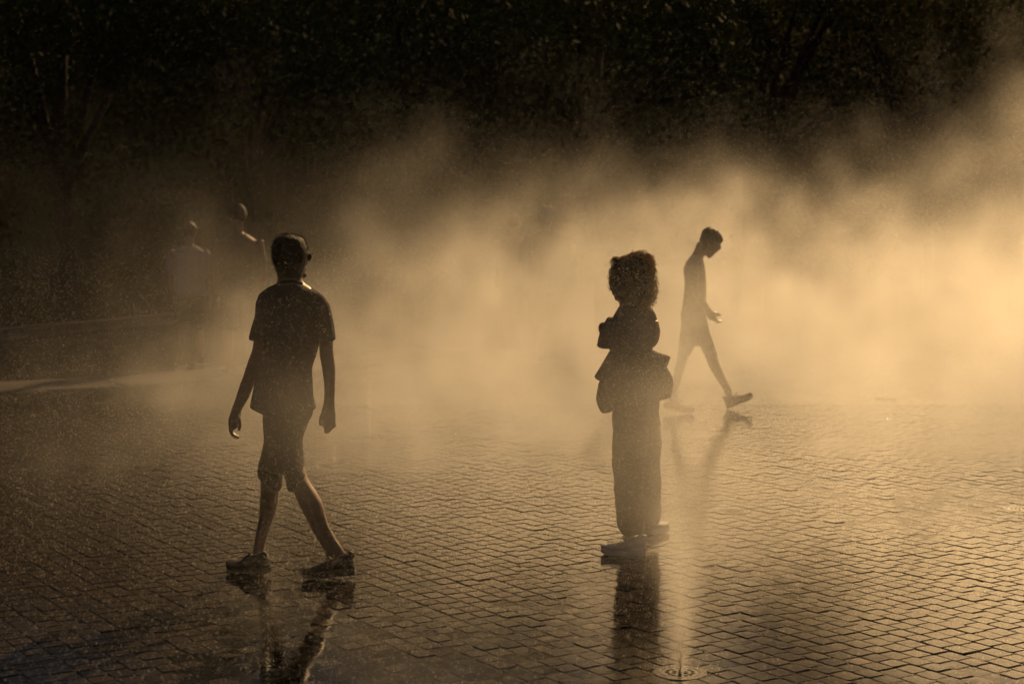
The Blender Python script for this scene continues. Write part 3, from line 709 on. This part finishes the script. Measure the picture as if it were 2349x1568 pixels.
tp.tube(P(W, YW, (300, 660, .02), (250, 745, .03), (212, 835, .04), (204, 865, .04)), [.056, .056, .050, .040], n=14)
tp.tube(P(W, YW, (198, 860, .04), (198, 825, .05), (200, 796, .058)), [.046, .036, .026], n=12)
top = tp.skin('loose_top', M['top'], wom, .008, 2, fold=.007, fs=9)
jk = MB()
jk.slices(W, YW, [(900, 242, 592, 0, .12), (930, 222, 650, 0, .135), (945, 212, 690, .0, .14), (985, 195, 690, .0, .145), (1030, 190, 680, 0, .145), (1090, 190, 690, 0, .15), (1150, 190, 700, 0, .15), (1220, 195, 700, 0, .15), (1280, 215, 660, 0, .145), (1306, 235, 636, 0, .135)], n=26)
jacket = jk.skin('tied_jacket', M['jacket'], wom, .008, 2, fold=.008, fs=9)
def sheet_solid(cr, Y, pts, th, dy=0.0):
    """a thick folded cloth panel: outline with bulged faces"""
    mb = MB(); o_ = [at(*cr(x, y), Y + dy) for x, y in pts]; c = sum(o_, Vector()) / len(o_)
    n = len(o_); ring = []
    R_ = []
    for f_, t in ((.55, -1.0), (.9, -.62), (1.0, 0.0), (.9, .62), (.55, 1.0)):
        R_.append([c + (p - c) * f_ + Vector((0, th * t, 0)) for p in o_])
    mb.rings(R_); return mb
f1 = sheet_solid(W, YW, [(236, 905), (212, 942), (178, 1000), (146, 1055), (114, 1108), (120, 1122), (156, 1146), (205, 1150), (270, 1130), (300, 1020), (290, 920)], .05)
f1.skin('jacket_flap', M['jacket'], jacket, .007, 1, fold=.003, fs=14)
f2 = sheet_solid(W, YW, [(200, 1120), (152, 1150), (143, 1200), (134, 1252), (129, 1296), (142, 1340), (164, 1388), (188, 1407), (250, 1398), (300, 1330), (300, 1150)], .045, .02)
f2.skin('jacket_sleeve', M['jacket'], jacket, .007, 1, fold=.003, fs=14)
f3 = sheet_solid(W, YW, [(560, 880), (600, 893), (660, 918), (737, 942), (722, 985), (704, 1032), (640, 1060), (560, 1040)], .05, -.02)
f3.skin('jacket_flap', M['jacket'], jacket, .007, 1, fold=.003, fs=14)
bagm = sheet_solid(W, YW, [(620, 1010), (704, 1026), (728, 1068), (750, 1112), (752, 1165), (745, 1222), (735, 1272), (690, 1288), (640, 1304), (590, 1290), (570, 1150)], .075, -.03)
bagm.skin('hip_bag', M['bag'], wom, .007, 1, fold=.004, fs=12)
tr = MB()
tr.slices(V6, YW, [(60, 244, 598, 0, .13), (130, 241, 600, 0, .135), (250, 239, 560, 0, .135), (400, 243, 520, 0, .13), (600, 247, 500, 0, .13), (800, 262, 500, 0, .13), (950, 268, 495, 0, .13), (1050, 277, 490, 0, .13), (1110, 291, 485, 0, .125), (1140, 306, 480, 0, .115)], n=26)
tr.slices(V6, YW, [(100, 400, 602, .03, .13), (250, 420, 605, .05, .13), (400, 430, 615, .08, .12), (600, 440, 621, .15, .12), (800, 450, 625, .22, .12), (900, 455, 625, .26, .12), (980, 460, 622, .30, .12), (1040, 470, 612, .32, .115), (1070, 480, 605, .33, .11)], n=26)
trs = tr.skin('baggy_trousers', M['trouser'], wom, .008, 2, fold=.017, fs=9)
shoe(wom, 'sneaker', g2(1803, 1665) + Vector((0, .03, 0)), g2(1936, 1662) + Vector((0, -.02, 0)), .095, .105, M['sneaker'], M['white'], (0, 0))
shoe(wom, 'sneaker', g2(1998, 1590) + Vector((0, 0, 0)), g2(1925, 1600) + Vector((0, -.02, 0)), .095, .10, M['sneaker'], M['white'], (0, 0))

# ------------------------------------------------------------------ the walker in the far mist
Q = crop(1960, 640, .42105); YB = 15.0
boy = tag(empty('person', gnd(1625, 943)), 'bare-chested person in shorts walking right with head bowed, deep in bright mist', 'person', 'people in the mist')
b = MB()
b.slices(Q, YB, [(104, 382, 424, 0, .03), (116, 360, 446, 0, .058), (140, 344, 469, 0, .075), (170, 336, 484, 0, .08), (200, 334, 488, 0, .08), (230, 333, 478, 0, .075), (255, 345, 462, 0, .065), (280, 362, 446, 0, .055), (300, 374, 428, 0, .042), (314, 384, 408, 0, .025)])
b.tube(P(Q, YB, (478, 232, 0), (480, 246, 0), (468, 254, 0)), [.008, .013, .012], n=8)
b.ball(at(*Q(456, 268), YB), (.010, .02, .010)); b.ball(at(*Q(398, 308), YB), (.020, .022, .018))
for q in (-1, 1): b.ball(at(*Q(395, 215), YB + .075 * q), (.022, .012, .032))
b.tube(P(Q, YB, (352, 215, 0), (335, 260, 0), (318, 300, 0), (300, 345, 0)), [.055, .052, .055, .07], n=12)
b.slices(Q, YB, [(300, 268, 345, 0, .08), (325, 248, 350, 0, .14), (350, 232, 360, 0, .18), (380, 219, 366, 0, .20), (412, 214, 370, 0, .20), (445, 219, 372, 0, .19), (480, 223, 375, 0, .17), (540, 221, 378, 0, .155), (600, 214, 377, 0, .15), (645, 208, 374, 0, .15), (690, 203, 372, 0, .15), (760, 210, 376, 0, .15), (850, 205, 395, 0, .14)])
for q, hx_, hy_ in ((-1, 0, 0), (1, -14, 6)):
    b.tube(P(Q, YB, (288, 370, .20 * q), (285, 470, .215 * q), (296, 560, .215 * q)), [.05, .046, .038], n=10)
    b.tube(P(Q, YB, (296, 560, .215 * q), (345, 625, .20 * q), (396 + hx_, 692 + hy_, .18 * q)), [.037, .033, .024], n=10)
    b.tube(P(Q, YB, (396 + hx_, 692 + hy_, .18 * q), (420 + hx_, 722 + hy_, .18 * q), (440 + hx_, 742 + hy_, .18 * q)), [.026, .036, .032], n=10, flat=.6)
    for i, o_ in enumerate((-.026, -.009, .009, .026)):
        b.tube(P(Q, YB, (436 + hx_, 742 + hy_, .18 * q + o_), (456 + hx_, 762 + hy_, .18 * q + o_), (480 + hx_, 774 + hy_ - 3 * i, .18 * q + o_), (494 + hx_, 770 + hy_ - 3 * i, .18 * q + o_)), [.011, .0105, .0095, .008], n=8)
    b.tube(P(Q, YB, (418 + hx_, 706 + hy_, .16 * q), (452 + hx_, 710 + hy_, .15 * q), (476 + hx_, 724 + hy_, .15 * q), (490 + hx_, 732 + hy_, .15 * q)), [.014, .012, .0105, .008], n=8)
b.slices(Q, YB, [(900, 365, 425, .08, .07), (1010, 366, 456, .08, .065), (1050, 381, 464, .08, .06), (1100, 401, 484, .08, .058), (1150, 431, 507, .08, .054), (1200, 463, 531, .08, .046), (1250, 498, 556, .08, .04), (1285, 512, 562, .08, .038), (1320, 520, 560, .08, .034)])
b.slices(Q, YB, [(900, 190, 270, -.15, .07), (1010, 182, 250, -.2, .065), (1050, 163, 238, -.24, .06), (1100, 149, 222, -.28, .058), (1150, 141, 206, -.32, .052), (1200, 136, 192, -.36, .044), (1250, 130, 176, -.38, .04), (1310, 130, 172, -.4, .038), (1360, 128, 172, -.4, .036)])
b.skin('body', M['skin2'], boy, .011, 2)
hb = MB()
hb.slices(Q, YB, [(99, 388, 418, 0, .03), (108, 366, 440, 0, .062), (124, 349, 460, 0, .082), (150, 337, 480, 0, .090), (180, 331, 495, 0, .092), (205, 330, 497, 0, .088), (225, 332, 440, -.0, .084), (248, 330, 385, 0, .07), (262, 330, 362, 0, .055)])
hb.skin('hair', M['hair'], boy, .010, 1, fold=.008, fs=30)
sb = MB()
sb.slices(Q, YB, [(690, 195, 380, 0, .165), (720, 193, 380, 0, .17), (800, 196, 394, 0, .175), (850, 191, 406, 0, .17), (900, 186, 422, 0, .16), (940, 183, 434, 0, .14)], n=24)
sb.slices(Q, YB, [(860, 188, 330, -.10, .10), (920, 184, 310, -.13, .10), (960, 181, 290, -.15, .10), (1000, 172, 266, -.18, .105), (1014, 172, 260, -.18, .10)])
sb.slices(Q, YB, [(860, 290, 408, .06, .10), (920, 320, 428, .07, .10), (960, 342, 442, .08, .10), (995, 354, 462, .08, .105), (1008, 358, 464, .08, .10)])
sb.skin('shorts', M['boyshorts'], boy, .011, 2, fold=.008, fs=9)
# shoes: the front one rolls up on its heel
hl = at(*Q(535, 1380), YB + .08); hl.z = 0.0
tl = at(*Q(716, 1290), YB + .06)
shoe(boy, 'shoe', Vector((tl.x, tl.y, 0)), Vector((hl.x - .01, hl.y, 0)), .10, .115, M['shoe'], M['sole'], (.005, .105))
tl = gnd(*Q(286, 1425)); hl = Vector((tl.x - .27, tl.y + .02, 0))
shoe(boy, 'shoe', tl, hl, .10, .115, M['shoe'], M['sole'], (.05, 0))

# ------------------------------------------------------------------ faint people beyond
def far_person(px, hy, Y, hgt, sw, mtop, mleg, mhair, label, face=0.0, sleeve=True, cap=False, facing=-1):
    base = at(px, hy, Y); x0 = base.x; k = hgt / 1.75
    root = tag(empty('person', (x0, Y, 0)), label, 'person', 'people in the mist')
    def p(x, y, z): return Vector((x0 + x * k, Y + y * k, z * k))
    b = MB()
    b.ball(p(0, 0, 1.635), (.078 * k, .095 * k, .115 * k)); b.ball(p(.03 * facing, .05, 1.57), (.05 * k, .06 * k, .06 * k)); b.ball(p(.085 * facing, .05, 1.62), (.014 * k, .014 * k, .02 * k))
    for q in (-1, 1): b.ball(p(.08 * q, .0, 1.63), (.012 * k, .02 * k, .032 * k))
    b.tube([p(0, 0, 1.58), p(0, -.005, 1.47), p(0, 0, 1.40)], [.055 * k, .056 * k, .09 * k], n=12)
    b.tube([p(0, 0, 1.46), p(0, 0, 1.38), p(0, 0, 1.2), p(0, 0, 1.02), p(0, 0, .9)], [.09 * k, sw * .46 * k, sw * .44 * k, .155 * k, .165 * k], n=18, flat=.62)
    for q in (-1, 1):
        b.tube([p(sw * .46 * q, 0, 1.39), p((sw * .54) * q, 0, 1.22), p((sw * .57) * q, .02, 1.08)], [.052 * k, .046 * k, .04 * k], n=10)
        b.tube([p((sw * .57) * q, .02, 1.08), p((sw * .55) * q, .07, .94), p((sw * .53) * q, .12, .82)], [.039 * k, .034 * k, .025 * k], n=10)
        b.ball(p(sw * .52 * q, .14, .765), (.02 * k, .036 * k, .045 * k))
        for i in range(4): b.tube([p(sw * .52 * q, .115 + .018 * i, .74), p(sw * .51 * q, .12 + .018 * i, .69), p(sw * .49 * q, .125 + .018 * i, .65 + .008 * abs(i - 1.5))], .0095 * k, n=6)
        b.tube([p(sw * .50 * q, .11, .79), p(sw * .47 * q, .095, .74), p(sw * .45 * q, .09, .70)], .011 * k, n=6)
        b.tube([p(.09 * q, 0, .92), p(.095 * q, .02 * q, .70), p(.10 * q, .05 * q, .48), p(.10 * q, .07 * q, .30), p(.10 * q, .10 * q, .06)], [.09 * k, .08 * k, .058 * k, .055 * k, .036 * k], n=12)
    b.skin('body', M['skin'], root, .014, 2)
    h = MB(); h.ball(p(-.008 * facing, -.012, 1.665), (.09 * k, .108 * k, .105 * k))
    if cap: h.tube([p(.05 * facing, .03, 1.66), p(.11 * facing, .07, 1.655), p(.15 * facing, .10, 1.645)], [.06 * k, .055 * k, .03 * k], n=10, flat=.2)
    h.skin('cap' if cap else 'hair', mhair, root, .012, 1, fold=.016, fs=24)
    if mtop is not None:
        t = MB()
        t.tube([p(0, 0, 1.475), p(0, 0, 1.40), p(0, 0, 1.2), p(0, 0, 1.02), p(0, 0, .86)], [.085 * k, sw * .5 * k, sw * .49 * k, .19 * k, .215 * k], n=20, flat=.66)
        for q in (-1, 1): t.tube([p(sw * .40 * q, 0, 1.41), p(sw * .52 * q, 0, 1.30), p(sw * .585 * q, .01, 1.13)], [.066 * k, .072 * k, .07 * k], n=12)
        t.skin('shirt', mtop, root, .012, 2, fold=.007, fs=8)
    s = MB(); s.tube([p(0, 0, 1.0), p(0, 0, .9), p(0, 0, .78)], [.18 * k, .19 * k, .18 * k], n=18, flat=.7)
    for q in (-1, 1): s.tube([p(.09 * q, 0, .86), p(.095 * q, .02 * q, .66), p(.10 * q, .05 * q, .46)], [.105 * k, .105 * k, .10 * k], n=14)
    s.skin('shorts', mleg, root, .012, 2, fold=.006, fs=9)
    for q in (-1, 1):
        c = p(.10 * q, .10 * q, 0); shoe(root, 'shoe', (c.x + .16 * k * facing * .5, c.y + .14 * k, 0), (c.x - .05 * facing, c.y - .08 * k, 0), .095, .10, M['shoe'], M['white'], laces=False)
    return root
far_person(434, 515, 19.5, 1.70, .42, M['lilac'], M['shorts'], M['hairmass'], 'blurred person in pale lilac shirt, leftmost in the mist', facing=-1)
far_person(545, 468, 18.5, 1.90, .46, None, M['navy'], M['hairmass'], 'blurred bare-backed tall person beside the lilac shirt, shoulder rimmed orange', facing=-1)
far_person(1252, 472, 20.0, 1.90, .42, M['navy'], M['navy'], M['bluecap'], 'dim person in slate blue cap standing behind the middle mist', cap=True, facing=-1)
far_person(1180, 482, 21.5, 1.80, .42, M['redtop'], M['navy'], M['hairmass'], 'dim reddish figure left of the person in the blue cap', facing=1)

# ------------------------------------------------------------------ drain grates with nozzles
def grate(i, gp, r, label, full=True):
    root = tag(empty('drain_grate', (gp.x, gp.y, 0)), label, 'drain grate', 'drain grates in the paving')
    z0 = und(gp.x, gp.y) + .0012
    mb = MB(); n = 40; rings = []
    for rr, zz in ((r + .003, -.02), (r + .003, z0 - .0025), (r + .0005, z0), (r * .735, z0), (r * .722, z0 - .002), (r * .722, -.02)):
        rings.append([Vector((gp.x + rr * math.cos(2 * math.pi * j / n), gp.y + rr * math.sin(2 * math.pi * j / n), zz)) for j in range(n)])
    mb.rings(rings, cap=False); mb.obj('collar', M['collar'], root)
    # plate with real holes
    R0 = r * .70; bm = bmesh.new(); edges = []
    def loop(cx, cy, rad, m):
        vs = [bm.verts.new((gp.x + cx + rad * math.cos(2 * math.pi * j / m), gp.y + cy + rad * math.sin(2 * math.pi * j / m), z0 - .0005)) for j in range(m)]
        for j in range(m): edges.append(bm.edges.new((vs[j], vs[(j + 1) % m])))
    loop(0, 0, R0, 36)
    hr_ = R0 * .145
    loop(0, 0, hr_ * .9, 10)
    for ring_r, m in ((.36, 6), (.70, 13)):
        for j in range(m):
            a = 2 * math.pi * j / m + ring_r
            loop(R0 * ring_r * math.cos(a), R0 * ring_r * math.sin(a), hr_, 10)
    bmesh.ops.triangle_fill(bm, use_beauty=True, edges=edges)
    ext = bmesh.ops.extrude_face_region(bm, geom=list(bm.faces))
    bmesh.ops.translate(bm, verts=[v for v in ext['geom'] if isinstance(v, bmesh.types.BMVert)], vec=(0, 0, -.006))
    bmesh.ops.recalc_face_normals(bm, faces=bm.faces)
    me = bpy.data.meshes.new('plate'); bm.to_mesh(me); bm.free(); link('plate', me, M['steel'], root)
    mb = MB(); mb.rings([[Vector((gp.x + rr * math.cos(2 * math.pi * j / 24), gp.y + rr * math.sin(2 * math.pi * j / 24), zz)) for j in range(24)] for rr, zz in ((R0 * 1.0, -.0205), (R0 * 1.0, -.019))]); mb.obj('pit', M['hole'], root)
    nz_ = MB(); nz_.rings([[Vector((gp.x + rr * math.cos(2 * math.pi * j / 10), gp.y + rr * math.sin(2 * math.pi * j / 10), zz)) for j in range(10)] for rr, zz in ((.006, -.018), (.006, z0 + .0012), (.0035, z0 + .002))]); nz_.obj('nozzle', M['steel'], root, True)
GL = ['round steel drain grate with spray, nearest at the bottom right', 'round drain grate at the bottom left below the striding person', 'round drain grate with no jet, right of the curly haired person',
      'drain grate at the right edge of the picture', 'far drain grate under the thin jet in the brightest mist', 'drain grate under the small jet right of the striding person', 'hazy drain grate under the wide spray in the middle',
      'hazy drain grate right behind the striding person', 'faint farthest drain grate in the middle mist']
for i, (gp, r) in enumerate(GP): grate(i, gp, r, GL[i])

# ------------------------------------------------------------------ spray jets
def jet_mat(name, dens, H):
    m = bpy.data.materials.new(name); m.use_nodes = True; t = m.node_tree; L = t.links
    t.nodes.remove(t.nodes['Principled BSDF'])
    tc = t.nodes.new('ShaderNodeTexCoord'); sp = t.nodes.new('ShaderNodeSeparateXYZ'); L.new(tc.outputs['Generated'], sp.inputs[0])
    def mth(op, a, b=None):
        n = t.nodes.new('ShaderNodeMath'); n.operation = op
        for i, x in enumerate((a, b)):
            if x is None: continue
            if isinstance(x, (int, float)): n.inputs[i].default_value = x
            else: L.new(x, n.inputs[i])
        return n.outputs[0]
    dx = mth('SUBTRACT', sp.outputs[0], .5); dy = mth('SUBTRACT', sp.outputs[1], .5); z = sp.outputs[2]
    r = mth('SQRT', mth('ADD', mth('MULTIPLY', dx, dx), mth('MULTIPLY', dy, dy)))
    rz = mth('ADD', mth('MULTIPLY', z, .42), .06)
    q = mth('DIVIDE', r, rz)
    core = mth('EXPONENT', mth('MULTIPLY', mth('MULTIPLY', q, q), -3.0))
    fall = mth('MULTIPLY', mth('POWER', mth('MAXIMUM', mth('SUBTRACT', 1.0, z), 0.0), 1.1), mth('DIVIDE', .16, mth('ADD', rz, .02)))
    nz = t.nodes.new('ShaderNodeTexNoise'); nz.inputs['Scale'].default_value = 9; nz.inputs['Detail'].default_value = 3; L.new(tc.outputs['Object'], nz.inputs['Vector'])
    d = mth('MULTIPLY', mth('MULTIPLY', core, fall), mth('MULTIPLY', nz.outputs[0], 2 * dens))
    vs = t.nodes.new('ShaderNodeVolumeScatter'); vs.inputs['Color'].default_value = (.97, .95, .92, 1); vs.inputs['Anisotropy'].default_value = .72
    L.new(d, vs.inputs['Density']); L.new(vs.outputs[0], t.nodes['Material Output'].inputs['Volume'])
    return m
def drop_mat():
    m = bpy.data.materials.new('water_droplets'); m.use_nodes = True; t = m.node_tree; t.nodes.remove(t.nodes['Principled BSDF'])
    a = t.nodes.new('ShaderNodeBsdfTranslucent'); a.inputs[0].default_value = (.92, .90, .87, 1)
    t.links.new(a.outputs[0], t.nodes['Material Output'].inputs[0])
    return m
M['drop'] = drop_mat(); M['stream'] = water_mat(); M['stream'].name = 'clear_water'
_T = [Vector(q) for q in ((1, 1, 1), (-1, -1, 1), (-1, 1, -1), (1, -1, -1))]
def drop(V, Fc, p, r, rnd):
    b = len(V); q = Matrix.Rotation(rnd.uniform(0, 6.28), 3, 'Z') @ Matrix.Rotation(rnd.uniform(0, 6.28), 3, 'X')
    for t in _T: V.append(tuple(p + (q @ t) * (r * .8)))
    Fc += [(b, b + 1, b + 2), (b, b + 3, b + 1), (b, b + 2, b + 3), (b + 1, b + 3, b + 2)]
def jet(gp, H, rad, dens, label, ndrop=900, lean=(0, 0), streams=0, seed=1):
    root = tag(empty('water_jet', (gp.x, gp.y, 0)), label, 'water jet', 'spray jets rising from the paving')
    mb = MB(); n = 18
    mb.rings([[Vector((gp.x + rr * math.cos(2 * math.pi * j / n), gp.y + rr * math.sin(2 * math.pi * j / n), zz)) for j in range(n)] for rr, zz in ((rad * .2, .008), (rad * .62, H * .4), (rad, H * .75), (rad * 1.06, H))])
    mb.obj('spray', jet_mat('spray', dens, H), root)
    rnd = random.Random(seed); V, Fc = [], []
    for i in range(ndrop):
        z = H * rnd.random() ** 1.5; rr = rad * (.05 + .75 * z / H) * abs(rnd.gauss(0, .45)); a = rnd.uniform(0, 6.28)
        drop(V, Fc, Vector((gp.x + rr * math.cos(a), gp.y + rr * math.sin(a), .012 + z)), rnd.uniform(.0006, .0014), rnd)
    for i in range(ndrop // 12):
        a = rnd.uniform(0, 6.28); rr = rnd.uniform(.01, .16)
        drop(V, Fc, Vector((gp.x + rr * math.cos(a), gp.y + rr * math.sin(a), rnd.uniform(.004, .05))), rnd.uniform(.0008, .0018), rnd)
    tag(link('droplets', pydata('droplets', V, Fc), M['drop'], root), kind='stuff')
    if streams:
        st = MB()
        for i in range(streams):
            a = rnd.uniform(0, 6.28); pts = []; hh = rnd.uniform(.08, .17)
            for k in range(9):
                t = k / 8; rr = .003 + .012 * t
                pts.append(Vector((gp.x + rr * math.cos(a) + rnd.gauss(0, .002), gp.y + rr * math.sin(a) + rnd.gauss(0, .002), .004 + hh * t)))
            st.tube(pts, [.0022 * (1 - .7 * k / 8) * rnd.uniform(.6, 1.3) for k in range(9)], n=5)
        st.obj('stream', M['stream'], root)
jet(GP[0][0], 1.25, .30, 11.0, 'tall golden spray jet rising from the nearest grate beside the curly haired person', 2600, streams=7, seed=21)
jet(GP[1][0], .60, .18, 1.4, 'faint brown spray jet at the bottom left under the striding person', 220, streams=0, seed=22)
jet(GP[3][0], .75, .05, 20.0, 'thin bright jet at the right edge of the picture', 500, seed=23)
jet(GP[4][0], .95, .06, 22.0, 'thin upright jet in the brightest mist at right', 500, seed=24)
jet(GP[5][0], .75, .07, 14.0, 'small jet right of the striding person', 500, seed=25)
jet(GP[6][0], .75, .34, 2.6, 'wide V-shaped spray in the middle distance', 500, seed=26)
jet(GP[7][0], .70, .32, 1.2, 'low V-shaped spray just behind the striding person', 500, seed=27)
jet(GP[8][0], 1.0, .08, 20.0, 'faint tall jet in the middle left of the curly haired person', 400, seed=28)

# ------------------------------------------------------------------ floating droplets
rnd = random.Random(99); V, Fc = [], []
N_DROP = 420000; made = 0
while made < N_DROP:
    y = (rnd.uniform(2.9 ** 2, 10.5 ** 2)) ** .5; x = rnd.uniform(-.345, .345) * y; z = rnd.uniform(0.02, min(4.2, 1.9 + .17 * y))
    hx_ = 1.15 + .20 * x + .35 * mnoise.noise(Vector((x * .8, y * .5, 4)))
    k = math.exp(-max(0, z - hx_) / .75) * (.55 + .9 * mnoise.noise(Vector((x * .6 + 5, y * .5, z * .6)))) + .035
    if y < 4.5: k *= .5
    if z < .45: k *= .4
    if rnd.random() > k: continue
    drop(V, Fc, Vector((x, y, z)), (1 if z < 1.6 else .68) * min(.0016, .00038 * math.exp(rnd.gauss(0.35, .42))) * (.55 + .065 * y), rnd); made += 1
tag(link('water_droplets', pydata('water_droplets', V, Fc), M['drop']), 'fine backlit droplets drifting through the air above the plaza', 'droplets', kind='stuff')
# a fallen red petal on the paving
lp = gnd(1191, 1299); mb = MB(); mb.ball((lp.x, lp.y, und(lp.x, lp.y) + .004), (.013, .009, .003)); mb.obj('petal', mat('red_petal', (.3, .03, .02), .5), None, True)
tag(bpy.data.objects['petal'], 'tiny red petal lying on the wet paving between the two people', 'petal')
